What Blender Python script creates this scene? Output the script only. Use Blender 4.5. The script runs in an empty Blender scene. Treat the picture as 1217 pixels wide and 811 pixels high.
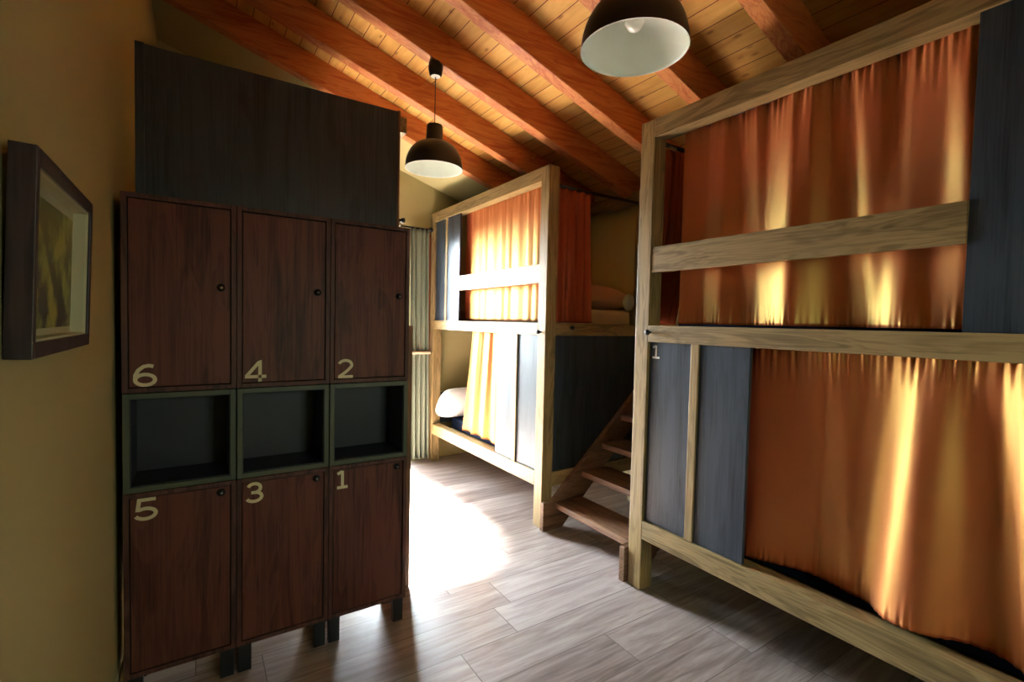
import bpy, bmesh, math, random
from mathutils import Vector, Matrix, noise
random.seed(7)
S = bpy.context.scene
COL = S.collection
pi = math.pi

# ------------------------------------------------------------------ camera
FPX, YAW, PITCH, ROLL, CAMH = 576.0, 33.146, -2.221, 1.305, 1.35
def set_camera():
    y, p, r = [math.radians(a) for a in (YAW, PITCH, ROLL)]
    f = Vector((math.sin(y)*math.cos(p), math.cos(y)*math.cos(p), math.sin(p)))
    rt = Vector((math.cos(y), -math.sin(y), 0)); up = rt.cross(f)
    r2 = math.cos(r)*rt + math.sin(r)*up
    u2 = -math.sin(r)*rt + math.cos(r)*up
    cd = bpy.data.cameras.new('camera'); co = bpy.data.objects.new('camera', cd); COL.objects.link(co)
    cd.sensor_fit = 'HORIZONTAL'; cd.sensor_width = 36.0; cd.lens = FPX/1217*36
    cd.clip_start = .02
    m = Matrix(((r2.x, u2.x, -f.x, 0), (r2.y, u2.y, -f.y, 0), (r2.z, u2.z, -f.z, CAMH), (0, 0, 0, 1)))
    co.matrix_world = m
    S.camera = co
set_camera()

# ------------------------------------------------------------------ light
vs = S.view_settings
vs.view_transform = 'Standard'; vs.look = 'None'; vs.gamma = 1; vs.use_curve_mapping = False
vs.exposure = 0.0
SKY = 108.0
GARDEN = 9.0
PAVING = 8.0
w = bpy.data.worlds.new('sky'); S.world = w; w.use_nodes = True
bg = w.node_tree.nodes['Background']; bg.inputs[1].default_value = 1
_nt = w.node_tree; _tc = _nt.nodes.new('ShaderNodeTexCoord'); _sp = _nt.nodes.new('ShaderNodeSeparateXYZ'); _mr = _nt.nodes.new('ShaderNodeMapRange'); _mx = _nt.nodes.new('ShaderNodeMixRGB')
_nt.links.new(_tc.outputs['Generated'], _sp.inputs[0]); _nt.links.new(_sp.outputs[1], _mr.inputs[0]); _mr.inputs[1].default_value = -.25; _mr.inputs[2].default_value = .15
_nt.links.new(_mr.outputs[0], _mx.inputs[0]); _nt.links.new(_mx.outputs[0], bg.inputs[0])
_m2 = _nt.nodes.new('ShaderNodeMixRGB'); _r2 = _nt.nodes.new('ShaderNodeMapRange'); _nt.links.new(_sp.outputs[2], _r2.inputs[0]); _r2.inputs[1].default_value = -.10; _r2.inputs[2].default_value = .02
_nt.links.new(_r2.outputs[0], _m2.inputs[0]); _nt.links.new(_m2.outputs[0], _mx.inputs[2])
_m3 = _nt.nodes.new('ShaderNodeMixRGB'); _nt.links.new(_r2.outputs[0], _m3.inputs[0]); _nt.links.new(_m3.outputs[0], _mx.inputs[1])
_m3.inputs[1].default_value = (.20*GARDEN, .22*GARDEN, .16*GARDEN, 1)       # dark ground in the shade of trees on the rear side
_m3.inputs[2].default_value = (.80*GARDEN, 1.0*GARDEN, .74*GARDEN, 1)       # leafy light on the rear side
_m2.inputs[1].default_value = (1.0*PAVING, .90*PAVING, .66*PAVING, 1)      # sunlit paving outside the glass door
_m2.inputs[2].default_value = (.80*SKY, .93*SKY, 1.0*SKY, 1)               # open bright sky on the door side
def portal(name, loc, rot, sx, sy):
    l = bpy.data.lights.new(name, 'AREA'); l.shape = 'RECTANGLE'; l.size = sx; l.size_y = sy
    l.cycles.is_portal = True
    o = bpy.data.objects.new(name, l); COL.objects.link(o); o.location = loc; o.rotation_euler = rot
sl = bpy.data.lights.new('sun', 'SUN'); sl.energy = 2600.0; sl.angle = math.radians(16); sl.color = (1, .97, .91)
so = bpy.data.objects.new('sun', sl); COL.objects.link(so)      # hazy sun through the glass door onto the aisle floor
so.rotation_euler = Vector((-.16, -1, -1.2)).to_track_quat('-Z', 'Y').to_euler()
DOOR = (.93, 1.68, 0.0, 2.14)          # opening in the end wall: x0, x1, z0, z1
REAR = (.75, 1.55, .95, 1.95)           # window in the wall behind the photographer
YE, YB, XL, XR = 4.37, -1.35, -.229, 2.88
portal('daylight_door', ((DOOR[0]+DOOR[1])/2, YE+.16, DOOR[3]/2), (-pi/2, 0, 0), DOOR[1]-DOOR[0], DOOR[3])
portal('daylight_rear', ((REAR[0]+REAR[1])/2, YB-.16, (REAR[2]+REAR[3])/2), (pi/2, 0, 0), REAR[1]-REAR[0], REAR[3]-REAR[2])
cy = S.cycles
cy.use_denoising = True
cy.max_bounces = 12; cy.diffuse_bounces = 7; cy.glossy_bounces = 4; cy.transparent_max_bounces = 12
cy.caustics_reflective = False; cy.caustics_refractive = False
cy.sample_clamp_indirect = 0

# ------------------------------------------------------------------ materials
def new_mat(name):
    m = bpy.data.materials.new(name); m.use_nodes = True
    nt = m.node_tree; b = nt.nodes['Principled BSDF']
    return m, nt, b
def N(nt, t, **k):
    n = nt.nodes.new(t)
    for a, v in k.items(): setattr(n, a, v)
    return n
def plain(name, c, rough=.6, metal=0, spec=.5):
    m, nt, b = new_mat(name)
    tc = N(nt, 'ShaderNodeTexCoord'); no = N(nt, 'ShaderNodeTexNoise'); no.inputs['Scale'].default_value = 9
    nt.links.new(tc.outputs['Object'], no.inputs['Vector'])
    mx = N(nt, 'ShaderNodeMixRGB'); mx.inputs[1].default_value = (*[x*.93 for x in c], 1); mx.inputs[2].default_value = (*[min(1, x*1.06) for x in c], 1)
    nt.links.new(no.outputs['Fac'], mx.inputs[0]); nt.links.new(mx.outputs[0], b.inputs['Base Color'])
    b.inputs['Roughness'].default_value = rough; b.inputs['Metallic'].default_value = metal
    b.inputs['Specular IOR Level'].default_value = spec
    return m
def wood(name, dark, light, axis, rough=.5, spec=.4, scale=1.0, fine=1.0, knots=0.0, bump=.15, coat=0.0, wave=.13):
    """grain runs along axis ('X','Y','Z')"""
    m, nt, b = new_mat(name); L = nt.links.new
    tc = N(nt, 'ShaderNodeTexCoord'); oi = N(nt, 'ShaderNodeObjectInfo')
    add = N(nt, 'ShaderNodeVectorMath', operation='ADD')
    mul = N(nt, 'ShaderNodeMath', operation='MULTIPLY'); mul.inputs[1].default_value = 37.0
    L(oi.outputs['Random'], mul.inputs[0]); L(tc.outputs['Object'], add.inputs[0]); L(mul.outputs[0], add.inputs[1])
    def mapped(across, along):
        mp = N(nt, 'ShaderNodeMapping')
        s = [across*scale]*3; s['XYZ'.index(axis)] = along*scale
        mp.inputs['Scale'].default_value = s; L(add.outputs[0], mp.inputs['Vector']); return mp
    n1 = N(nt, 'ShaderNodeTexNoise'); n1.inputs['Scale'].default_value = 1; n1.inputs['Detail'].default_value = 3
    n1.inputs['Distortion'].default_value = 1.2
    L(mapped(13, 1.6).outputs[0], n1.inputs['Vector'])
    n2 = N(nt, 'ShaderNodeTexNoise'); n2.inputs['Scale'].default_value = 1; n2.inputs['Detail'].default_value = 4
    L(mapped(140*fine, 3.5).outputs[0], n2.inputs['Vector'])
    wv = N(nt, 'ShaderNodeMath', operation='SINE')
    m8 = N(nt, 'ShaderNodeMath', operation='MULTIPLY'); m8.inputs[1].default_value = 42
    L(n1.outputs['Fac'], m8.inputs[0]); L(m8.outputs[0], wv.inputs[0])
    a1 = N(nt, 'ShaderNodeMath', operation='MULTIPLY_ADD'); a1.inputs[1].default_value = wave
    L(wv.outputs[0], a1.inputs[0]); L(n1.outputs['Fac'], a1.inputs[2])
    a2 = N(nt, 'ShaderNodeMath', operation='MULTIPLY_ADD'); a2.inputs[1].default_value = .75; 
    L(n2.outputs['Fac'], a2.inputs[0]); L(a1.outputs[0], a2.inputs[2])
    cr = N(nt, 'ShaderNodeValToRGB'); cr.color_ramp.elements[0].position = .55; cr.color_ramp.elements[1].position = 1.15-.12
    cr.color_ramp.elements[0].color = (*dark, 1); cr.color_ramp.elements[1].color = (*light, 1)
    L(a2.outputs[0], cr.inputs[0])
    out = cr.outputs[0]
    if knots:
        vo = N(nt, 'ShaderNodeTexVoronoi'); vo.inputs['Scale'].default_value = 1
        L(mapped(7, 2.4).outputs[0], vo.inputs['Vector'])
        r = N(nt, 'ShaderNodeValToRGB'); r.color_ramp.elements[0].position = .04; r.color_ramp.elements[1].position = .11
        r.color_ramp.elements[0].color = (.25, .16, .12, 1); r.color_ramp.elements[1].color = (1, 1, 1, 1)
        L(vo.outputs['Distance'], r.inputs[0])
        mm = N(nt, 'ShaderNodeMixRGB', blend_type='MULTIPLY'); mm.inputs[0].default_value = knots
        L(out, mm.inputs[1]); L(r.outputs[0], mm.inputs[2]); out = mm.outputs[0]
    L(out, b.inputs['Base Color'])
    bp = N(nt, 'ShaderNodeBump'); bp.inputs['Strength'].default_value = bump; bp.inputs['Distance'].default_value = .002
    L(n2.outputs['Fac'], bp.inputs['Height']); L(bp.outputs[0], b.inputs['Normal'])
    b.inputs['Roughness'].default_value = rough; b.inputs['Specular IOR Level'].default_value = spec
    b.inputs['Coat Weight'].default_value = coat; b.inputs['Coat Roughness'].default_value = .3
    return m
def wood3(name, *a, **k): return {ax: wood(name+'_'+ax.lower(), *a, axis=ax, **k) for ax in 'XYZ'}

FRAME = wood3('oak_frame', (.15, .10, .037), (.325, .228, .098), rough=.45, spec=.4, knots=.5)
PANEL = wood('charcoal_laminate', (.008, .012, .021), (.043, .058, .075), axis='Z', rough=.36, spec=.45, fine=1.6, scale=1.0, wave=.03)
WALNUT = wood('walnut_laminate', (.040, .013, .010), (.145, .046, .032), axis='Z', rough=.5, spec=.3, scale=1.0, fine=.9, wave=.07)
PLUM = wood('dark_walnut_edge', (.05, .02, .018), (.12, .05, .04), axis='Z', rough=.5, spec=.3)
BROWN = wood('brown_board', (.10, .045, .02), (.22, .105, .05), axis='Z', rough=.5)
RAFT = wood('red_pine_rafter', (.42, .100, .032), (.60, .235, .070), axis='X', rough=.5, spec=.3, knots=.5)
STAIR = wood3('stair_oak', (.085, .042, .025), (.22, .12, .065), rough=.45, spec=.35, knots=.4)
CUBBY = plain('cubby_green_grey', (.075, .09, .06), .5)
CUBIN = plain('cubby_inside_navy', (.02, .024, .04), .5)
BLACK = plain('black_metal', (.010, .010, .014), .35, spec=.5)
LAMPB = plain('lamp_black_enamel', (.012, .011, .014), .38, spec=.5)
LAMPW = plain('lamp_white_enamel', (.80, .86, .80), .35)
NUM = plain('number_cream', (.78, .70, .46), .6)
NUMW = plain('number_white', (.75, .78, .74), .6)
SHEET = plain('cream_sheet', (.62, .50, .34), .85, spec=.2)
PILLW = plain('white_pillow', (.82, .80, .76), .85, spec=.2)
PILLB = plain('peach_pillow', (.62, .44, .30), .85, spec=.2)
PILLG = plain('mint_pillow', (.42, .55, .45), .85, spec=.2)
NAVY = plain('navy_mattress', (.022, .034, .085), .8, spec=.2)
WHITE = plain('white_paint', (.78, .79, .76), .5)
BRASS = plain('steel', (.45, .43, .38), .3, metal=1)

def wall_mat():
    m, nt, b = new_mat('ochre_wall_paint'); L = nt.links.new
    tc = N(nt, 'ShaderNodeTexCoord'); n1 = N(nt, 'ShaderNodeTexNoise'); n1.inputs['Scale'].default_value = 2.2; n1.inputs['Detail'].default_value = 4
    L(tc.outputs['Object'], n1.inputs['Vector'])
    mx = N(nt, 'ShaderNodeMixRGB'); mx.inputs[1].default_value = (.44, .385, .18, 1); mx.inputs[2].default_value = (.50, .43, .20, 1)
    L(n1.outputs['Fac'], mx.inputs[0]); L(mx.outputs[0], b.inputs['Base Color'])
    n2 = N(nt, 'ShaderNodeTexNoise'); n2.inputs['Scale'].default_value = 160; L(tc.outputs['Object'], n2.inputs['Vector'])
    bp = N(nt, 'ShaderNodeBump'); bp.inputs['Strength'].default_value = .08; bp.inputs['Distance'].default_value = .002
    L(n2.outputs['Fac'], bp.inputs['Height']); L(bp.outputs[0], b.inputs['Normal'])
    b.inputs['Roughness'].default_value = .75; b.inputs['Specular IOR Level'].default_value = .25
    return m
WALL = wall_mat()

def plank_mat(name, pitch, length, off, along, c_dark, c_mid, c_light, joint, rough, gap, spec=.5, rnd=.5, grain_fine=90, knots=0):
    """planks laid along 'along' axis (0=x, 1=y); rows spaced by pitch on the other axis"""
    m, nt, b = new_mat(name); L = nt.links.new
    ge = N(nt, 'ShaderNodeNewGeometry'); sp = N(nt, 'ShaderNodeSeparateXYZ'); L(ge.outputs['Position'], sp.inputs[0])
    A = sp.outputs[along]; B = sp.outputs[1-along]
    def M(op, a, c=None, d=None):
        n = N(nt, 'ShaderNodeMath', operation=op)
        for i, v in enumerate((a, c, d)):
            if v is None: continue
            if isinstance(v, (int, float)): n.inputs[i].default_value = v
            else: L(v, n.inputs[i])
        return n.outputs[0]
    row = M('DIVIDE', M('SUBTRACT', B, off), pitch); ri = M('FLOOR', row); rf = M('FRACT', row)
    wn = N(nt, 'ShaderNodeTexWhiteNoise', noise_dimensions='1D'); L(ri, wn.inputs['W'])
    cx = M('ADD', M('DIVIDE', A, length), wn.outputs['Value']); ci = M('FLOOR', cx); cf = M('FRACT', cx)
    wn2 = N(nt, 'ShaderNodeTexWhiteNoise', noise_dimensions='2D'); cb = N(nt, 'ShaderNodeCombineXYZ'); L(ri, cb.inputs[0]); L(ci, cb.inputs[1]); L(cb.outputs[0], wn2.inputs['Vector'])
    # grain
    cv = N(nt, 'ShaderNodeCombineXYZ')
    L(M('MULTIPLY', A, 2.6), cv.inputs[0]); L(M('MULTIPLY', B, grain_fine*.33), cv.inputs[1]); L(M('MULTIPLY', wn2.outputs['Value'], 60), cv.inputs[2])
    n1 = N(nt, 'ShaderNodeTexNoise'); n1.inputs['Scale'].default_value = 1; n1.inputs['Detail'].default_value = 6; n1.inputs['Roughness'].default_value = .62; n1.inputs['Distortion'].default_value = .8
    L(cv.outputs[0], n1.inputs['Vector'])
    val = M('ADD', M('MULTIPLY_ADD', M('SUBTRACT', n1.outputs['Fac'], .5), 1.5, .5), M('MULTIPLY', M('SUBTRACT', wn2.outputs['Value'], .5), rnd))
    cr = N(nt, 'ShaderNodeValToRGB'); e = cr.color_ramp.elements; e[0].position = .15; e[0].color = (*c_dark, 1); e[1].position = .85; e[1].color = (*c_light, 1)
    k = cr.color_ramp.elements.new(.5); k.color = (*c_mid, 1)
    L(val, cr.inputs[0])
    g1 = M('MAXIMUM', M('LESS_THAN', rf, gap/pitch), M('LESS_THAN', cf, gap/length))
    out = cr.outputs[0]
    if knots:
        vv = N(nt, 'ShaderNodeCombineXYZ'); L(M('MULTIPLY', A, 4.5), vv.inputs[0]); L(M('MULTIPLY', B, 11), vv.inputs[1])
        vo = N(nt, 'ShaderNodeTexVoronoi'); vo.inputs['Scale'].default_value = 1; L(vv.outputs[0], vo.inputs['Vector'])
        r = N(nt, 'ShaderNodeValToRGB'); r.color_ramp.elements[0].position = .05; r.color_ramp.elements[1].position = .13
        r.color_ramp.elements[0].color = (.3, .16, .1, 1); r.color_ramp.elements[1].color = (1, 1, 1, 1); L(vo.outputs['Distance'], r.inputs[0])
        mm = N(nt, 'ShaderNodeMixRGB', blend_type='MULTIPLY'); mm.inputs[0].default_value = knots
        L(out, mm.inputs[1]); L(r.outputs[0], mm.inputs[2]); out = mm.outputs[0]
    mj = N(nt, 'ShaderNodeMixRGB'); L(g1, mj.inputs[0]); L(out, mj.inputs[1]); mj.inputs[2].default_value = (*joint, 1)
    L(mj.outputs[0], b.inputs['Base Color'])
    bp = N(nt, 'ShaderNodeBump'); bp.inputs['Strength'].default_value = .25; bp.inputs['Distance'].default_value = .002
    L(M('SUBTRACT', M('MULTIPLY', n1.outputs['Fac'], .5), g1), bp.inputs['Height']); L(bp.outputs[0], b.inputs['Normal'])
    b.inputs['Roughness'].default_value = rough; b.inputs['Specular IOR Level'].default_value = spec
    return m
FLOOR = plank_mat('wood_look_tile', .2055, 1.05, 1.285, 0, (.14, .10, .088), (.28, .222, .20), (.43, .365, .345), (.12, .09, .08), .34, .004, spec=.55, rnd=.38)
BOARD = plank_mat('pine_ceiling_board', .095, 9.0, .03, 1, (.55, .285, .062), (.68, .40, .10), (.78, .50, .15), (.10, .03, .012), .55, .004, spec=.25, rnd=.25, grain_fine=60, knots=.6)

def satin(name, c, c2, sheen=None, rough=.36, mix=.0, trans=0):
    m, nt, b = new_mat(name); L = nt.links.new
    tc = N(nt, 'ShaderNodeTexCoord'); n1 = N(nt, 'ShaderNodeTexNoise'); n1.inputs['Scale'].default_value = 3
    L(tc.outputs['Object'], n1.inputs['Vector'])
    mx = N(nt, 'ShaderNodeMixRGB'); mx.inputs[1].default_value = (*c, 1); mx.inputs[2].default_value = (*c2, 1); L(n1.outputs['Fac'], mx.inputs[0])
    L(mx.outputs[0], b.inputs['Base Color'])
    n2 = N(nt, 'ShaderNodeTexNoise'); n2.inputs['Scale'].default_value = 420; L(tc.outputs['Object'], n2.inputs['Vector'])
    bp = N(nt, 'ShaderNodeBump'); bp.inputs['Strength'].default_value = .05; bp.inputs['Distance'].default_value = .001
    L(n2.outputs['Fac'], bp.inputs['Height']); L(bp.outputs[0], b.inputs['Normal'])
    b.inputs['Roughness'].default_value = .6; b.inputs['Specular IOR Level'].default_value = .25
    if mix:     # shot satin: rust warp, golden weft lustre
        g = N(nt, 'ShaderNodeBsdfGlossy'); g.inputs['Color'].default_value = (*sheen, 1); g.inputs['Roughness'].default_value = rough; L(bp.outputs[0], g.inputs['Normal'])
        ms = N(nt, 'ShaderNodeMixShader'); ms.inputs[0].default_value = mix
        L(b.outputs[0], ms.inputs[1]); L(g.outputs[0], ms.inputs[2]); L(ms.outputs[0], nt.nodes['Material Output'].inputs[0])
    return m
SATIN = satin('orange_satin', (.41, .042, .026), (.45, .048, .028), (1.0, .71, .18), .51, .26)
SATIN_RED = satin('rust_satin', (.34, .065, .03), (.38, .08, .035), (.7, .25, .1), .5, .12)
GREYC = satin('grey_green_linen', (.17, .20, .14), (.22, .25, .18))
def glass_mat(name, refl):
    m, nt, b = new_mat(name); L = nt.links.new
    nt.nodes.remove(b)
    t = N(nt, 'ShaderNodeBsdfTransparent'); g = N(nt, 'ShaderNodeBsdfGlossy'); g.inputs['Roughness'].default_value = .02
    fr = N(nt, 'ShaderNodeFresnel'); fr.inputs[0].default_value = 1.45
    no = N(nt, 'ShaderNodeTexNoise'); no.inputs['Scale'].default_value = 2
    mu = N(nt, 'ShaderNodeMath', operation='MULTIPLY'); mu.inputs[1].default_value = refl; L(fr.outputs[0], mu.inputs[0])
    ms = N(nt, 'ShaderNodeMixShader'); L(mu.outputs[0], ms.inputs[0]); L(t.outputs[0], ms.inputs[1]); L(g.outputs[0], ms.inputs[2])
    L(ms.outputs[0], nt.nodes['Material Output'].inputs[0]); return m
GLASS = glass_mat('clear_glass', .8)
GLASS_THIN = glass_mat('museum_glass', .15)
def photo_mat():
    m, nt, b = new_mat('meadow_print'); L = nt.links.new
    tc = N(nt, 'ShaderNodeTexCoord')
    n1 = N(nt, 'ShaderNodeTexNoise'); n1.inputs['Scale'].default_value = 15; n1.inputs['Detail'].default_value = 4; L(tc.outputs['Object'], n1.inputs['Vector'])
    sp = N(nt, 'ShaderNodeSeparateXYZ'); L(tc.outputs['Object'], sp.inputs[0])
    cr = N(nt, 'ShaderNodeValToRGB'); e = cr.color_ramp.elements
    e[0].position = .44; e[0].color = (.05, .05, .055, 1); e[1].position = .62; e[1].color = (.48, .52, .12, 1)
    L(n1.outputs['Fac'], cr.inputs[0])
    gr = N(nt, 'ShaderNodeMapRange'); gr.inputs[1].default_value = -.1; gr.inputs[2].default_value = .1; L(sp.outputs[2], gr.inputs[0])
    mx = N(nt, 'ShaderNodeMixRGB'); mx.inputs[2].default_value = (.62, .66, .16, 1)
    ml = N(nt, 'ShaderNodeMath', operation='MULTIPLY'); ml.inputs[1].default_value = .35; L(gr.outputs[0], ml.inputs[0])
    L(ml.outputs[0], mx.inputs[0]); L(cr.outputs[0], mx.inputs[1]); L(mx.outputs[0], b.inputs['Base Color'])
    b.inputs['Roughness'].default_value = .5; return m
PRINT = photo_mat()
MAT = plain('cream_mount', (.74, .74, .52), .8)
PICF = wood('dark_picture_frame', (.018, .012, .016), (.055, .036, .04), axis='Z', rough=.4)

# ------------------------------------------------------------------ mesh helpers
WLOC = {}
def link(name, bm, mat, parent=None, smooth=False, origin=None, mods=None):
    """bm in world coordinates -> ONE object whose origin sits at its middle (or at origin)"""
    bm.verts.ensure_lookup_table()
    if origin is None:
        lo = Vector((min(v.co[i] for v in bm.verts) for i in range(3))); hi = Vector((max(v.co[i] for v in bm.verts) for i in range(3)))
        origin = (lo+hi)/2
    origin = Vector(origin)
    for v in bm.verts: v.co -= origin
    bmesh.ops.recalc_face_normals(bm, faces=bm.faces)
    me = bpy.data.meshes.new(name); bm.to_mesh(me); bm.free()
    for mm in (mat if isinstance(mat, (list, tuple)) else [mat]): me.materials.append(mm)
    if smooth:
        for p in me.polygons: p.use_smooth = True
    o = bpy.data.objects.new(name, me); COL.objects.link(o)
    pw = WLOC.get(parent.name, Vector()) if parent else Vector()
    if parent: o.parent = parent
    o.location = origin - pw
    WLOC[o.name] = origin
    return o
def thing(name, label, cat, loc, group=None):
    o = bpy.data.objects.new(name, None); COL.objects.link(o); o.location = loc; o.empty_display_size = .1
    WLOC[o.name] = Vector(loc); return tag(o, label, cat, group)
def tag(o, label, cat, group=None):
    o['label'] = label; o['category'] = cat
    if group: o['group'] = group
    return o
def struct(o, label=None):
    o['kind'] = 'structure'
    if label: o['label'] = label
    return o
def add_box(bm, x0, x1, y0, y1, z0, z1, bev=.0):
    t = bmesh.new()
    bmesh.ops.create_cube(t, size=1)
    for v in t.verts:
        v.co = Vector((x0+(v.co.x+.5)*(x1-x0), y0+(v.co.y+.5)*(y1-y0), z0+(v.co.z+.5)*(z1-z0)))
    if bev: bmesh.ops.bevel(t, geom=list(t.edges), offset=bev, segments=2, affect='EDGES', profile=.6)
    join(bm, t)
def join(bm, t):
    me = bpy.data.meshes.new('tmp'); t.to_mesh(me); t.free(); bm.from_mesh(me); bpy.data.meshes.remove(me)
def box(name, mat, parent, x0, x1, y0, y1, z0, z1, bev=.003):
    x0, x1 = sorted((x0, x1)); y0, y1 = sorted((y0, y1)); z0, z1 = sorted((z0, z1))
    bm = bmesh.new(); add_box(bm, x0, x1, y0, y1, z0, z1, bev)
    return link(name, bm, mat, parent)
def add_tube(bm, pts, r, seg=10, cap=True):
    pts = [Vector(p) for p in pts]; rings = []
    rs = r if isinstance(r, (list, tuple)) else [r]*len(pts)
    for i, p in enumerate(pts):
        d = (pts[min(i+1, len(pts)-1)] - pts[max(i-1, 0)]).normalized()
        a = d.orthogonal().normalized() if abs(d.z) > .99 else d.cross(Vector((0, 0, 1))).normalized()
        c = d.cross(a)
        rings.append([bm.verts.new(p + rs[i]*(a*math.cos(2*pi*k/seg)+c*math.sin(2*pi*k/seg))) for k in range(seg)])
    for i in range(len(pts)-1):
        for k in range(seg): bm.faces.new((rings[i][k], rings[i][(k+1) % seg], rings[i+1][(k+1) % seg], rings[i+1][k]))
    if cap:
        bm.faces.new(rings[0][::-1]); bm.faces.new(rings[-1])
def add_lathe(bm, prof, cx, cy, seg=48, closed=False):
    rings = []
    for r, z in prof:
        if r < 1e-5: rings.append([bm.verts.new((cx, cy, z))])
        else: rings.append([bm.verts.new((cx+r*math.cos(2*pi*k/seg), cy+r*math.sin(2*pi*k/seg), z)) for k in range(seg)])
    n = len(rings)
    for i in range(n if closed else n-1):
        a, b = rings[i], rings[(i+1) % n]
        for k in range(seg):
            k2 = (k+1) % seg
            vs_ = [a[k % len(a)]] + ([a[k2]] if len(a) > 1 else []) + ([b[k2]] if len(b) > 1 else []) + [b[k % len(b)]]
            if len(set(vs_)) >= 3: bm.faces.new(vs_)
def add_prism(bm, poly, axis, a, b):
    """poly of 2d points extruded along axis from a to b; axis 'Y': poly=(x,z); 'X': poly=(y,z)"""
    def P(q, t): return (q[0], t, q[1]) if axis == 'Y' else ((t, q[0], q[1]) if axis == 'X' else (q[0], q[1], t))
    A = [bm.verts.new(P(q, a)) for q in poly]; B = [bm.verts.new(P(q, b)) for q in poly]
    bm.faces.new(A); bm.faces.new(B[::-1])
    for i in range(len(poly)): bm.faces.new((A[i], B[i], B[(i+1) % len(poly)], A[(i+1) % len(poly)]))

# ------------------------------------------------------------------ room shell
RT, RZ, RH = .32266, 3.2234, .189
def zc(x): return RZ+RH-RT*x
struct(box('floor', FLOOR, None, XL-.12, XR+.12, YB-.12, YE+.12, -.08, 0, 0))
bm = bmesh.new(); add_prism(bm, [(XL-.12, zc(XL-.12)), (XR+.12, zc(XR+.12)), (XR+.12, zc(XR+.12)+.06), (XL-.12, zc(XL-.12)+.06)], 'Y', YB-.12, YE+.12)
struct(link('ceiling', bm, BOARD))
bm = bmesh.new(); add_prism(bm, [(XL-.12, 0), (XL, 0), (XL, zc(XL)), (XL-.12, zc(XL-.12))], 'Y', YB, YE); struct(link('wall_left', bm, WALL))
bm = bmesh.new(); add_prism(bm, [(XR, 0), (XR+.12, 0), (XR+.12, zc(XR+.12)), (XR, zc(XR))], 'Y', YB, YE); struct(link('wall_right', bm, WALL))
def end_wall(name, y0, y1, op):
    x0, x1, z0, z1 = op; bm = bmesh.new()
    a, b = XL-.12, XR+.12
    add_prism(bm, [(a, 0), (x0, 0), (x0, zc(x0)), (a, zc(a))], 'Y', y0, y1)
    add_prism(bm, [(x1, 0), (b, 0), (b, zc(b)), (x1, zc(x1))], 'Y', y0, y1)
    add_prism(bm, [(x0, z1), (x1, z1), (x1, zc(x1)), (x0, zc(x0))], 'Y', y0, y1)
    if z0 > 0: add_prism(bm, [(x0, 0), (x1, 0), (x1, z0), (x0, z0)], 'Y', y0, y1)
    return struct(link(name, bm, WALL))
end_wall('wall_end', YE, YE+.12, DOOR)
end_wall('wall_back', YB-.12, YB, REAR)
def glazed(name, op, y0, y1, mull):
    x0, x1, z0, z1 = op; t = .05; bm = bmesh.new()
    add_box(bm, x0, x0+t, y0, y1, z0, z1); add_box(bm, x1-t, x1, y0, y1, z0, z1)
    add_box(bm, x0+t, x1-t, y0, y1, z1-t, z1); add_box(bm, x0+t, x1-t, y0, y1, z0, z0+t)
    for z in mull: add_box(bm, x0+t, x1-t, y0, y1, z-.02, z+.02)
    fr = struct(link(name, bm, WHITE))
    g = box('glass_pane', GLASS, fr, x0+t, x1-t, (y0+y1)/2-.003, (y0+y1)/2+.003, z0+t, z1-t, 0)
    return fr
glazed('door_1', DOOR, YE+.03, YE+.08, [.95])
glazed('window_1', REAR, YB-.08, YB-.03, [])
bm = bmesh.new(); a, b = XL+.001, XR-.001
add_prism(bm, [(a, zc(a)-RH+.015), (b, zc(b)-RH+.015), (b, zc(b)), (a, zc(a))], 'Y', 3.762, YE); struct(link('trim_5', bm, WALL))   # plastered strip along the end wall
# skirting boards
struct(box('baseboard_right', FRAME['Y'], None, XR-.015, XR, YB, YE, 0, .08, .002))
struct(box('baseboard_left', WALL, None, XL, XL+.006, YB, YE, 0, .07, .002))
# rafters
RAFTERS = [(3.68, 'dark red wooden ceiling rafter nearest the far end wall'),
           (3.162, 'red wooden ceiling rafter passing just behind the farther pendant lamp'),
           (2.640, 'red wooden ceiling rafter that the farther pendant lamp hangs from'),
           (2.135, 'red ceiling rafter passing between the two pendant lamps into the gap between the bunks'),
           (1.612, 'red ceiling rafter partly hidden by the nearer lamp shade, meeting the near bunk corner'),
           (1.101, 'red rafter right of the nearer pendant lamp, closest rafter in view, above the near bunk')]
for y, lab in RAFTERS:
    bm = bmesh.new(); a, b = XL+.001, XR-.001
    add_prism(bm, [(a, zc(a)-RH), (b, zc(b)-RH), (b, zc(b)), (a, zc(a))], 'Y', y, y+.08)
    bmesh.ops.bevel(bm, geom=list(bm.edges), offset=.004, segments=1, affect='EDGES')
    tag(link('ceiling_rafter', bm, RAFT), lab, 'rafter', 'rafters under the sloping ceiling')
for i, y in enumerate((.587, .072, -.443, -.958)):
    bm = bmesh.new(); add_prism(bm, [(a, zc(a)-RH), (b, zc(b)-RH), (b, zc(b)), (a, zc(a))], 'Y', y, y+.08)
    struct(link('trim_%d' % (i+1), bm, RAFT))

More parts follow.
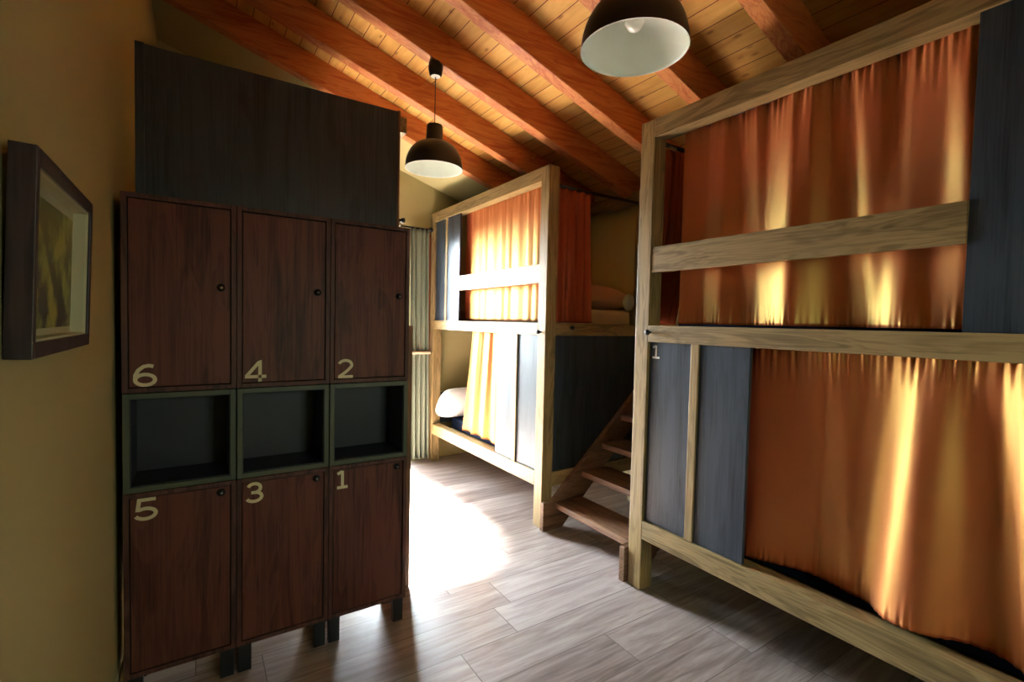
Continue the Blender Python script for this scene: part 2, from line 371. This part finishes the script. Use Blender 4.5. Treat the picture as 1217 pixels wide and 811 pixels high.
# ------------------------------------------------------------------ numbers
def stroke(bm, pts, wd, org, u, v, nrm, depth, closed=False):
    """flat ribbon glyph stroke with thickness"""
    P = [Vector(p) for p in pts]; n = len(P); Lf, Rt = [], []
    for i in range(n):
        d0 = (P[i]-P[i-1]) if (i > 0 or closed) else (P[i+1]-P[i]); d1 = (P[(i+1) % n]-P[i]) if (i < n-1 or closed) else d0
        d0 = d0.normalized(); d1 = d1.normalized(); t = (d0+d1).normalized(); nn = Vector((-t.y, t.x)); k = wd/2/max(.5, nn.dot(Vector((-d0.y, d0.x))))
        Lf.append(P[i]+nn*k); Rt.append(P[i]-nn*k)
    W3 = lambda q, dz: org+u*q.x+v*q.y+nrm*dz
    rows = [[bm.verts.new(W3(q, dz)) for q in s] for s, dz in ((Lf, depth), (Rt, depth), (Lf, 0), (Rt, 0))]
    m = n if closed else n-1
    for i in range(m):
        j = (i+1) % n
        bm.faces.new((rows[0][i], rows[0][j], rows[1][j], rows[1][i]))
        bm.faces.new((rows[0][i], rows[2][i], rows[2][j], rows[0][j])); bm.faces.new((rows[1][i], rows[1][j], rows[3][j], rows[3][i]))
    if not closed:
        for i in (0, n-1): bm.faces.new((rows[0][i], rows[1][i], rows[3][i], rows[2][i]))
def arc(cx, cy, rx, ry, a0, a1, n=14): return [(cx+rx*math.cos(math.radians(a0+(a1-a0)*i/n)), cy+ry*math.sin(math.radians(a0+(a1-a0)*i/n))) for i in range(n+1)]
GLYPH = {  # unit height 1, strokes (points, closed)
 '1': ([[(.36, .05), (.36, .95)], [(.08, .80), (.36, .93)], [(.06, .055), (.66, .055)]], .72),
 '2': ([arc(.47, .70, .36, .245, 165, -30)+[(.52, .34), (.12, .07)], [(.06, .06), (.90, .06)]], .92),
 '3': ([arc(.42, .72, .30, .225, 160, -80)+[(.28, .51)], arc(.42, .285, .36, .225, 85, -160)], .88),
 '4': ([[(.68, .0), (.68, .96), (.62, .94), (.06, .30), (.06, .25), (.98, .25)]], 1.0),
 '5': ([[(.86, .93), (.22, .93), (.16, .50)]+arc(.46, .30, .40, .235, 125, -160)], .94),
 '6': ([arc(.48, .29, .38, .235, 0, 360, 24)[:-1], [(.80, .88), (.62, .92), (.42, .88), (.22, .72), (.11, .50), (.10, .28)]], .92)}
def number(ch, mat, parent, org, u, v, nrm, hgt, wd=.13, sx=1.0):
    bm = bmesh.new(); st, _ = GLYPH[ch]
    for i, s in enumerate(st):
        stroke(bm, [(x*hgt*sx, y*hgt) for x, y in s], wd*hgt, Vector(org), u, v, nrm, .0012+.0004*i, closed=(ch == '6' and i == 0))
    o = link('number', bm, mat, parent); o['label'] = 'painted number %s' % ch
    return o

# ------------------------------------------------------------------ bunk beds
BX, BT = 1.888, .085           # front plane and post size
BXB = 2.86
ZT0, ZT1, ZM0, ZM1, ZR0, ZR1 = 2.2745, 2.3627, 1.268, 1.350, .2665, .362
def make_bunk(Yf, y0, label, numbered):
    root = thing('bunk_bed', label, 'bunk bed', (BX, Yf(.9), 0), 'built-in bunk beds along the right wall')
    LEN = 1.847
    def B(name, m, x0, x1, t0, t1, z0, z1, bev=.003): return box(name, m, root, x0, x1, Yf(t0), Yf(t1), z0, z1, bev)
    for x in (BX, BXB-BT):
        for t in (0, LEN-BT): B('post', FRAME['Z'], x, x+BT, t, t+BT, 0, ZT1, .004)
    for x in (BX, BXB-.08):
        B('top_beam', FRAME['Y'], x, x+.08, BT, LEN-BT, ZT0, ZT1)
    for x, w_ in ((BX, .08), (BXB-.08, .08)):
        B('mid_beam', FRAME['Y'], x, x+w_, BT, LEN-BT, ZM0, ZM1); B('lower_rail', FRAME['Y'], x, x+w_, BT, LEN-BT, ZR0, ZR1)
    B('guard_rail', FRAME['Y'], BX+.004, BX+.034, BT, 1.262, 1.612, 1.737)
    # front panels
    B('panel', PANEL, BX+.016, BX+.034, BT, .345, ZR1, ZM0, .001); B('stile', FRAME['Z'], BX+.004, BX+.044, .332, .375, ZR1, ZM0); B('panel', PANEL, BX+.012, BX+.030, .372, .612, ZR1, ZM0, .001)
    B('panel', PANEL, BX+.010, BX+.028, 1.262, 1.497, ZM1, ZT0, .001); B('stile', FRAME['Z'], BX+.004, BX+.044, 1.497, 1.537, ZM1, ZT0); B('panel', PANEL, BX+.016, BX+.034, 1.537, LEN-BT, ZM1, ZT0, .001)
    # ends
    x0, x1 = BX+BT, BXB-BT
    for t in (0, LEN-BT):
        B('end_rail', FRAME['X'], x0, x1, t+.004, t+.05, ZM0, ZM1); B('end_rail', FRAME['X'], x0, x1, t+.004, t+.05, ZR0, ZR1)
        B('end_panel', PANEL, x0, x1, t+.02, t+.038, ZR1, ZM0 if t == 0 else .66, .001)
    # slatted decks
    B('bed_base', FRAME['X'], BX+.08, BXB-.08, .06, LEN-.06, ZR0+.005, ZR0+.035); B('bed_base', FRAME['X'], BX+.08, BXB-.08, .06, LEN-.06, ZM1-.06, ZM1-.02)
    # curtain rods
    for z, ta, tb in ((ZT0+.02, BT, LEN-BT), (ZM0+.012, .60, LEN-BT)):
        bm = bmesh.new(); add_tube(bm, [(BX+.112, Yf(ta), z), (BX+.112, Yf(tb), z)], .008); link('curtain_rod', bm, BLACK, root, True)
    bm = bmesh.new(); add_tube(bm, [(x0, Yf(.07), ZT0-.012), (x1, Yf(.07), ZT0-.012)], .011); link('curtain_rod', bm, BLACK, root, True)
    bm = bmesh.new(); add_box(bm, BX+BT, BX+BT+.05, *sorted((Yf(.10), Yf(.112))), ZT0-.045, ZT0-.033, .002); link('rod_bracket', bm, FRAME['X'], root)
    # black knob where the climbing post meets the beam
    def knob(p, d):
        d = Vector(d); bm = bmesh.new(); p = Vector(p)
        add_tube(bm, [p, p+d*.012, p+d*.014, p+d*.026, p+d*.032, p+d*.034], [.006, .006, .012, .0145, .010, .002], 14); k = link('knob', bm, BLACK, root, True)
    knob((BX, Yf(.098 if numbered else .05), 1.315 if numbered else 1.29), (-1, 0, 0))
    if not numbered: knob((2.10, Yf(.004), 1.322), (0, -1, 0))
    if numbered:
        number('1', NUMW, root, (BX+.016, Yf(.100), 1.188), Vector((0, -1, 0)), Vector((0, 0, 1)), Vector((-1, 0, 0)), .066, .15, 1.05)
    return root
nearY = lambda t: 1.7366-t
farY = lambda t: 2.4992+t
near = make_bunk(nearY, 1.7366, 'oak-framed double bunk bed nearest the camera, charcoal panel numbered 1 by the stairs', True)
far = make_bunk(farY, 2.4992, 'oak-framed double bunk bed beyond the stairs, beside the far end wall', False)

# third bunk behind the lockers
t3 = thing('bunk_bed', 'bunk bed behind the lockers, with a big charcoal end panel rising above them', 'bunk bed', (.3, 3.3, 0))
P3 = 2.285
box('end_panel', PANEL, t3, -.158, .812, P3, P3+.025, 1.30, 2.345, .001)
box('post', PANEL, t3, -.186, -.158, P3-.003, P3+.06, 0, 2.349, .002)
box('edge_strip', BROWN, t3, .812, .824, P3-.003, P3+.06, 1.32, 2.349, .002)
box('corner_board', BROWN, t3, .775, .905, P3+.005, P3+.045, 0, 1.322, .003)
box('post', FRAME['Z'], t3, .80, .88, 4.28, 4.365, 0, 2.349); box('post', FRAME['Z'], t3, -.186, -.106, 4.28, 4.365, 0, 2.349)
box('lower_rail', FRAME['Y'], t3, .80, .88, P3+.05, 4.28, ZR0, ZR1); box('mid_beam', FRAME['Y'], t3, .80, .88, P3+.05, 4.28, ZM0, ZM1); box('top_beam', FRAME['Y'], t3, .80, .88, P3+.06, 4.28, ZT0, ZT1-.014)
box('front_panel', PANEL, t3, .82, .84, P3+.05, 4.28, ZR1, ZM0, .001); box('front_panel', PANEL, t3, .82, .84, P3+.05, 4.28, ZM1, ZT0, .001)
box('bed_base', FRAME['X'], t3, -.18, .80, P3+.05, 4.28, ZR1-.05, ZR1-.01); box('bed_base', FRAME['X'], t3, -.18, .80, P3+.05, 4.28, ZM1-.06, ZM1-.02)
bm = bmesh.new(); add_tube(bm, [(.824, P3+.02, 1.835), (.842, P3+.02, 1.835), (.844, P3+.02, 1.835), (.858, P3+.02, 1.837), (.862, P3+.02, 1.837)], [.006, .006, .012, .013, .004], 12); link('knob', bm, BLACK, t3, True)
bm = bmesh.new(); add_box(bm, .824, .838, P3+.008, P3+.032, 1.805, 1.825, .003); link('hook_plate', bm, WHITE, t3)

# ------------------------------------------------------------------ mattresses and pillows
def soft_box(name, mat, x0, x1, y0, y1, z0, z1, label, cat, group=None, r=.03):
    bm = bmesh.new(); add_box(bm, x0, x1, y0, y1, z0, z1)
    bmesh.ops.bevel(bm, geom=list(bm.edges), offset=r, segments=4, affect='EDGES', profile=.5)
    return tag(link(name, bm, mat, smooth=True), label, cat, group)
def mattress(Yf, z, mat, label):
    y0, y1 = sorted((Yf(.095), Yf(1.75)))
    soft_box('mattress', mat, BX+.195, BXB-.09, y0, y1, z, z+.125, label, 'mattress', 'bunk mattresses')
mattress(nearY, ZR0+.035, NAVY, 'navy mattress showing below the curtain of the near lower bunk')
mattress(nearY, ZM1-.02, NAVY, 'dark mattress edge under the curtain of the near upper bunk')
mattress(farY, ZR0+.035, NAVY, 'navy mattress on the far lower bunk under the white pillow')
mattress(farY, ZM1-.02, SHEET, 'cream-sheeted mattress on the far upper bunk, seen past the red-orange curtain')
def pillow(mat, c, sx, sy, sz, rot, label):
    bm = bmesh.new(); bmesh.ops.create_uvsphere(bm, u_segments=48, v_segments=24, radius=1)
    for v in bm.verts:
        x, y, z = v.co
        p = 3.2; rr = max(1e-6, (abs(x)**p+abs(y)**p)**(1/p)); r2 = math.hypot(x, y)
        k = r2/rr if rr > 1e-5 else 1
        x *= k; y *= k
        e = min(1, max(abs(x), abs(y)))
        zz = z*(1-.45*e**4)
        wr = .03*noise.noise(Vector((x*2.2, y*2.2, z+c[1])))
        v.co = Vector((x*sx/2, y*sy/2, (zz+wr)*sz/2))
    bm.transform(Matrix.Translation(Vector(c)) @ rot)
    tag(link('pillow', bm, mat, smooth=True), label, 'pillow')
pillow(PILLB, (2.60, 2.84, ZM1+.212), .66, .40, .19, Matrix.Rotation(.18, 4, 'X'), 'plump peach pillow lying on the far upper bunk beside the red-orange curtain')
pillow(PILLG, (2.745, 2.60, ZM1+.170), .10, .06, .13, Matrix.Identity(4), 'small mint green cushion at the end of the far upper bunk')
pillow(PILLW, (2.10, 4.10, ZR0+.312), .46, .36, .20, Matrix.Rotation(-.95, 4, 'X'), 'white pillow on the far lower bunk beside the open curtain')

# ------------------------------------------------------------------ curtains
def sheet(name, mat, cols, rows, f, label, cat='curtain', group=None, thick=.0015, parent=None):
    bm = bmesh.new(); g = [[bm.verts.new(f(i/cols, j/rows)) for i in range(cols+1)] for j in range(rows+1)]
    for j in range(rows):
        for i in range(cols): bm.faces.new((g[j][i], g[j][i+1], g[j+1][i+1], g[j+1][i]))
    o = link(name, bm, mat, parent, smooth=True)
    md = o.modifiers.new('thickness', 'SOLIDIFY'); md.thickness = thick; md.offset = 0
    if label: tag(o, label, cat, group)
    return o
def sm(a, b, x):
    t = min(1, max(0, (x-a)/(b-a))); return t*t*(3-2*t)
def banded(Xc, ya, yb, ztop, zbot, bands, seed, nt=260, nz=70, ruf=1.0):
    """curtain surface whose folds are given by bands (y_top, y_bot, width_top, width_bot, slope_top, slope_mid, slope_bot)"""
    ys = [ya+(yb-ya)*i/nt for i in range(nt+1)]; rows = []
    rnd = random.Random(seed); ph = [rnd.uniform(0, 6.28) for _ in range(12)]
    for j in range(nz+1):
        v = j/nz
        sl = []
        for y in ys:
            s = 0
            for (yt, yb_, wt, wb, st, smid, sb) in bands:
                c = yt+(yb_-yt)*v; wdt = 1.22*(wt+(wb-wt)*v)
                am = st+(smid-st)*(v/.5) if v < .5 else smid+(sb-smid)*((v-.5)/.5)
                q = abs(y-c)/wdt
                if q < 1.6: s += (am*1.25+.10*min(1, am*6))*(1-sm(.45, 1.3, q))
            # soft irregular drift
            s += .035*math.sin(y*13+ph[0]+v*1.3)+.02*math.sin(y*23+ph[1]-v*2)
            sl.append(s)
        # keep the cloth near the rod line: remove the local mean slope, then integrate
        dy = (ys[1]-ys[0]); n = len(ys)
        W_ = int(.27/abs(dy)); pre = [0]
        for q in sl: pre.append(pre[-1]+q)
        sl = [sl[i]-(pre[min(n, i+W_+1)]-pre[max(0, i-W_)])/(min(n, i+W_+1)-max(0, i-W_)) for i in range(n)]
        g = [0]
        for i in range(1, n): g.append(g[-1]+(sl[i]+sl[i-1])/2*dy)
        out = [g[i]-g[0]-(g[-1]-g[0])*i/(n-1) for i in range(n)]
        rows.append(out)
    def f(u, v):
        i = min(nt, int(round(u*nt))); j = min(nz, int(round(v*nz))); y = ys[i]
        edge = sm(0, .075, abs(y-ya))*sm(0, .075, abs(y-yb))
        top = math.exp(-v*nz/4.0); bot = math.exp(-(1-v)*nz/2.5)
        x = edge*.075*math.tanh(rows[j][i]/.075)*(.72+.28*min(1, v*6))
        x += ruf*top*(.006*math.sin(y*150+ph[2]+2*math.sin(y*31+ph[3]))+.004*math.sin(y*263+ph[4]))
        x += ruf*bot*(.0025*math.sin(y*210+ph[5]+3*math.sin(y*23))+.002*math.sin(y*331+ph[6]))
        zb = zbot(u) if callable(zbot) else zbot
        z = ztop+(zb-ztop)*v + top*.005*math.sin(y*140+ph[7])
        return (Xc+x, y, z)
    return nt, nz, f
CX = BX+.092
UPB = [  # near upper curtain
 (1.388, 1.383, .035, .05, .35, .35, .5), (1.235, 1.20, .035, .05, .7, .6, .3), (1.089, 1.083, .06, .075, .85, .85, .85),
 (.985, .97, .025, .02, .7, .2, .0), (.86, .80, .045, .07, .55, .45, .55), (.788, .76, .045, .08, .55, .5, .65), (.688, .68, .025, .03, .5, .1, .2),
 (.606, .57, .06, .14, .85, .7, .85), (.499, .53, .04, .05, .45, .3, .2)]
nt, nz, f = banded(CX, 1.545, .44, ZT0+.022, lambda u: ZM1+.010, UPB, 3)
sheet('curtain', SATIN, nt, nz, f, 'orange satin curtain closing the near upper bunk, behind the guard rail', group='orange satin bunk curtains')
LOB = [(.85, .845, .03, .055, .05, .65, .9), (.70, .735, .045, .075, .6, .7, .65), (.575, .60, .065, .085, .8, .8, .75), (.635, .665, .04, .08, .25, .6, .7),
 (.43, .375, .06, .10, .85, .9, .9), (.335, .28, .05, .09, .8, .85, .85), (.22, .18, .07, .08, .5, .6, .6), (.06, .04, .07, .08, .5, .6, .6), (.95, .97, .03, .04, .12, .1, .0)]
nt, nz, f = banded(CX, 1.20, -.02, ZM0+.016, lambda u: ZR1+.002+.015*sm(.0, .25, u)+.006*math.sin(u*14), LOB, 5)
sheet('curtain', SATIN, nt, nz, f, 'orange satin curtain closing the near lower bunk, bottom right of the photo', group='orange satin bunk curtains')
def folds(Xa, ya_t, yb_t, ya_b, yb_b, ztop, zbot, n, amp, seed, axis='Y', flare=0):
    rnd = random.Random(seed); ph = [rnd.uniform(0, 6.28) for _ in range(6)]
    def f(u, v):
        y = (ya_t+(yb_t-ya_t)*u)*(1-v)+(ya_b+(yb_b-ya_b)*u)*v
        uu = u+.018*math.sin(u*21+ph[0])
        d = amp*(.55+.45*v)*(math.sin(uu*n*2*pi+ph[1]+.35*math.sin(v*3+ph[2]))+.3*math.sin(uu*n*4.7*pi+ph[3])*(1-v))
        d += .004*math.exp(-v*18)*math.sin(u*n*14)
        z = ztop+(zbot-ztop)*v
        return (Xa+d, y, z) if axis == 'Y' else (y, Xa+d+flare*v*v, z)
    return f
sheet('curtain', SATIN, 240, 50, folds(CX, farY(.095), farY(1.30), farY(.095), farY(1.30), ZT0+.022, ZM1+.012, 10, .0045, 11), 'bright orange satin curtain closing the far upper bunk', group='orange satin bunk curtains')
sheet('curtain', SATIN, 140, 50, folds(CX-.01, farY(.55), farY(1.12), farY(.55), farY(1.265), ZM0+.016, ZR1+.03, 4, .016, 12), 'orange satin curtain drawn half open on the far lower bunk by the white pillow', group='orange satin bunk curtains')
sheet('curtain', SATIN_RED, 120, 50, folds(farY(.07), BX+BT+.03, 2.30, BX+BT+.02, 2.33, ZT0-.02, ZM1+.006, 4, .020, 13, 'X'), 'rust red curtain bunched at the stair end of the far upper bunk', group='end curtains above the stairs')
sheet('curtain', SATIN_RED, 100, 50, folds(nearY(.045), BX+BT+.02, 2.22, BX+BT+.005, 2.25, ZT0-.02, ZM1+.006, 4, .016, 14, 'X', .10), 'dark red curtain strip hanging inside the near upper bunk by its corner post', group='end curtains above the stairs')

# ------------------------------------------------------------------ window curtains at the end wall
rd = thing('curtain_rod', 'thin dark window curtain rod with ball finial on the far end wall', 'curtain rod', (1.3, YE-.06, 2.2))
bm = bmesh.new(); add_tube(bm, [(.95, YE-.07, 2.205), (1.855, YE-.07, 2.205)], .008); link('rod', bm, BLACK, rd, True)
bm = bmesh.new(); bmesh.ops.create_uvsphere(bm, u_segments=20, v_segments=12, radius=.022); bm.transform(Matrix.Translation((1.862, YE-.07, 2.205))); link('finial', bm, BLACK, rd, True)
bm = bmesh.new(); add_tube(bm, [(1.845, YE, 2.205), (1.845, YE-.075, 2.205)], .007); link('bracket', bm, BLACK, rd, True)
gc = sheet('window_curtain', GREYC, 100, 40, folds(YE-.07, 1.655, 1.842, 1.68, 1.865, 2.212, .03, 4, .022, 21, 'X'), 'grey-green floor-length window curtain between the lockers and the far bunk', 'curtain')
bm = bmesh.new(); add_box(bm, 1.665, 1.872, YE-.105, YE-.030, 1.03, 1.055, .008); tb = link('tie_back', bm, SHEET, gc); tb['label'] = 'cream tie-back band'
sheet('window_curtain', SATIN_RED, 40, 40, folds(YE-.025, 1.842, 1.884, 1.842, 1.884, 2.17, .05, 1.5, .010, 22, 'X'), 'narrow orange curtain strip hanging beside the grey-green window curtain', 'curtain')

# ------------------------------------------------------------------ staircase
st = thing('bunk_stairs', 'dark wooden open-tread stairs climbing between the two oak bunk beds', 'stairs', (2.3, 2.12, 0))
def stringer(y0, y1):
    bm = bmesh.new()
    add_prism(bm, [(1.872, 0), (2.03, 0), (2.868, .80), (2.868, 1.02), (1.955, .185), (1.872, .185)], 'Y', y0, y1)
    bmesh.ops.bevel(bm, geom=list(bm.edges), offset=.003, segments=1, affect='EDGES')
    return link('stringer', bm, STAIR['X'], st)
stringer(2.452, 2.490); stringer(1.747, 1.785)
for k, (x, z) in enumerate(((1.962, .18), (2.190, .352), (2.368, .523), (2.548, .703), (2.70, .87))):
    bm = bmesh.new(); add_box(bm, x, min(x+.235, 2.865), 1.785, 2.452, z-.038, z, .004); link('tread', bm, STAIR['Y'], st)

# ------------------------------------------------------------------ lockers
LY, LD = 2.03, .215
LX = [-.206, .1245, .452, .785]
LOCK = [('6', '5', 'tall locker column numbered 6 above and 5 below, against the left wall'), ('4', '3', 'middle locker column, doors numbered 4 above and 3 below'), ('2', '1', 'tall locker column numbered 2 above and 1 below, at the right end of the row')]
def cab_shell(bm, x0, x1, z0, z1, t, y0, y1, back=True):
    add_box(bm, x0, x0+t, y0, y1, z0, z1, .0015); add_box(bm, x1-t, x1, y0, y1, z0, z1, .0015)
    add_box(bm, x0+t, x1-t, y0, y1, z1-t, z1, .0015); add_box(bm, x0+t, x1-t, y0, y1, z0, z0+t, .0015)
    if back: add_box(bm, x0+t, x1-t, y1-.01, y1, z0+t, z1-t)
def lock(parent, x, z):
    bm = bmesh.new(); y = LY+.004
    add_tube(bm, [(x, y, z), (x, y-.006, z), (x, y-.007, z), (x, y-.013, z), (x, y-.015, z)], [.0135, .0135, .0125, .0105, .003], 18)
    o = link('lock_knob', bm, BLACK, parent, True)
    bm = bmesh.new(); add_tube(bm, [(x, y-.0145, z), (x, y-.017, z)], .005, 12); link('key_slot', bm, BRASS, o, True)
for c in range(3):
    x0, x1 = LX[c]+.001, LX[c+1]-.001; up, dn, lab = LOCK[c]
    r = thing('locker_column', lab, 'locker', ((x0+x1)/2, LY+LD/2, 0), 'walnut locker columns')
    for (za, zb, num, top) in ((1.085, 1.748, up, True), (.108, .744, dn, False)):
        bm = bmesh.new(); cab_shell(bm, x0, x1, za, zb, .016, LY, LY+LD); link('cabinet_body', bm, PLUM, r)
        d = box('door', WALNUT, r, x0+.019, x1-.019, LY+.004, LY+.022, za+.019, zb-.019, .0015)
        zl = 1.450 if top else .706
        lock(d, x1-.019-.028, zl)
        zn = 1.106 if top else .648
        number(num, NUM, d, (x0+.028, LY+.004, zn), Vector((1, 0, 0)), Vector((0, 0, 1)), Vector((0, -1, 0)), .076, .155, .93)
    bm = bmesh.new(); cab_shell(bm, x0+.001, x1-.001, .747, 1.082, .018, LY-.001, LY+LD, False); ob = link('open_cubby', bm, CUBBY, r); 
    box('cubby_back', CUBIN, ob, x0+.02, x1-.02, LY+LD-.012, LY+LD-.004, .766, 1.063, 0)
    bm = bmesh.new(); cab_shell(bm, x0+.0192, x1-.0192, .7652, 1.0638, .003, LY+.006, LY+LD-.012, False); link('cubby_lining', bm, CUBIN, ob)
    for xx in (x0+.006, x1-.050):
        for yy in (LY+.012, LY+LD-.045): box('leg', BLACK, r, xx, xx+.044, yy, yy+.03, 0, .109, .002)

# ------------------------------------------------------------------ pendant lamps
def pendant(cx, cy_, zr, label):
    r = thing('pendant_lamp', label, 'lamp', (cx, cy_, zr), 'black pendant lamps')
    R = .167; H = .255
    pr = [(.044, H), (.046, H-.006), (.050, H-.085), (.056, H-.098)]
    for i in range(13):
        a = i/12*pi/2*.97; pr.append((.056+(R-.056)*math.sin(a), (H-.100)*math.cos(a)+.004*(1-math.cos(a))))
    pr.append((R+.001, 0.0)); out = pr
    inn = [(max(.030, a-.004), b-.003 if i < len(pr)-1 else b) for i, (a, b) in enumerate(pr)]
    bm = bmesh.new(); add_lathe(bm, [(0, zr+H+.002)]+[(a, zr+b) for a, b in out], cx, cy_); link('lamp_shade', bm, LAMPB, r, True)
    sh = r.children[0]
    bm = bmesh.new(); add_lathe(bm, [(R+.001, zr)]+[(a, zr+b) for a, b in inn[::-1] if b < H-.09]+[(0, zr+H-.10)], cx, cy_); o = link('shade_lining', bm, LAMPW, sh, True); o['label'] = 'white inside of the shade'
    bm = bmesh.new(); add_lathe(bm, [(0, zr+.060), (.018, zr+.064), (.030, zr+.082), (.030, zr+.098), (.020, zr+.120), (.014, zr+.14), (.014, zr+.156), (0, zr+.156)], cx, cy_, 24); link('light_bulb', bm, GLASSB, r, True)
    zt = zc(cx)-RH
    bm = bmesh.new(); add_tube(bm, [(cx, cy_, zr+H), (cx, cy_, zt-.06)], .0028, 8); link('cord', bm, BLACK, r, True)
    bm = bmesh.new(); add_lathe(bm, [(0, zt+.004), (.040, zt+.004), (.042, zt-.03), (.036, zt-.062), (.028, zt-.072)], cx, cy_, 32); cn = link('canopy', bm, LAMPB, r, True)
    bm = bmesh.new(); add_lathe(bm, [(.029, zt-.0715), (.015, zt-.069), (.006, zt-.075), (0, zt-.075)], cx, cy_, 24); link('canopy_plate', bm, LAMPW, cn, True)
GLASSB = plain('frosted_bulb', (.78, .80, .74), .25)
pendant(1.175, 2.680, 2.237, 'smaller-looking black dome pendant lamp, farther one, over the middle of the aisle')
pendant(1.167, 1.118, 2.222, 'black dome pendant lamp nearest the camera, cut by the top of the photo')

# ------------------------------------------------------------------ picture on the left wall
pf = thing('picture_frame', 'dark box-framed meadow photograph hanging on the left wall', 'picture', (XL, 1.19, 1.44))
PY0, PY1, PZ0, PZ1, D = .958, 1.404, 1.281, 1.588, .031
def tilt(bm):   # hangs with its top leaning off the wall
    bm.transform(Matrix.Translation((XL+.001, 0, PZ0)) @ Matrix.Rotation(math.radians(1.75), 4, 'Y') @ Matrix.Translation((-XL, 0, -PZ0)))
b_ = .024
bm = bmesh.new()
for (ya, yb, za, zb) in ((PY0, PY0+b_*.7, PZ0, PZ1), (PY1-b_, PY1, PZ0, PZ1), (PY0+b_*.7, PY1-b_, PZ0, PZ0+b_), (PY0+b_*.7, PY1-b_, PZ1-b_, PZ1)):
    add_box(bm, XL, XL+D, ya, yb, za, zb, .0012)
tilt(bm); link('frame', bm, PICF, pf)
ya, yb, za, zb = PY0+b_*.7, PY1-b_, PZ0+b_, PZ1-b_
bm = bmesh.new(); add_box(bm, XL+.001, XL+.003, ya, yb, za, zb)
tilt(bm); link('mount', bm, MAT, pf)
bm = bmesh.new()
for q in ((ya, ya+.004, za, zb), (yb-.004, yb, za, zb), (ya+.004, yb-.004, za, za+.004), (ya+.004, yb-.004, zb-.004, zb)): add_box(bm, XL+.003, XL+D-.004, *q)
tilt(bm); link('inner_lining', bm, MAT, pf)
bm = bmesh.new(); add_box(bm, XL+.003, XL+.004, ya+.02, yb-.012, za+.016, zb-.022); tilt(bm); link('photo_print', bm, PRINT, pf)
bm = bmesh.new(); add_box(bm, XL+D-.006, XL+D-.004, ya, yb, za, zb); tilt(bm); link('glass', bm, GLASS_THIN, pf)
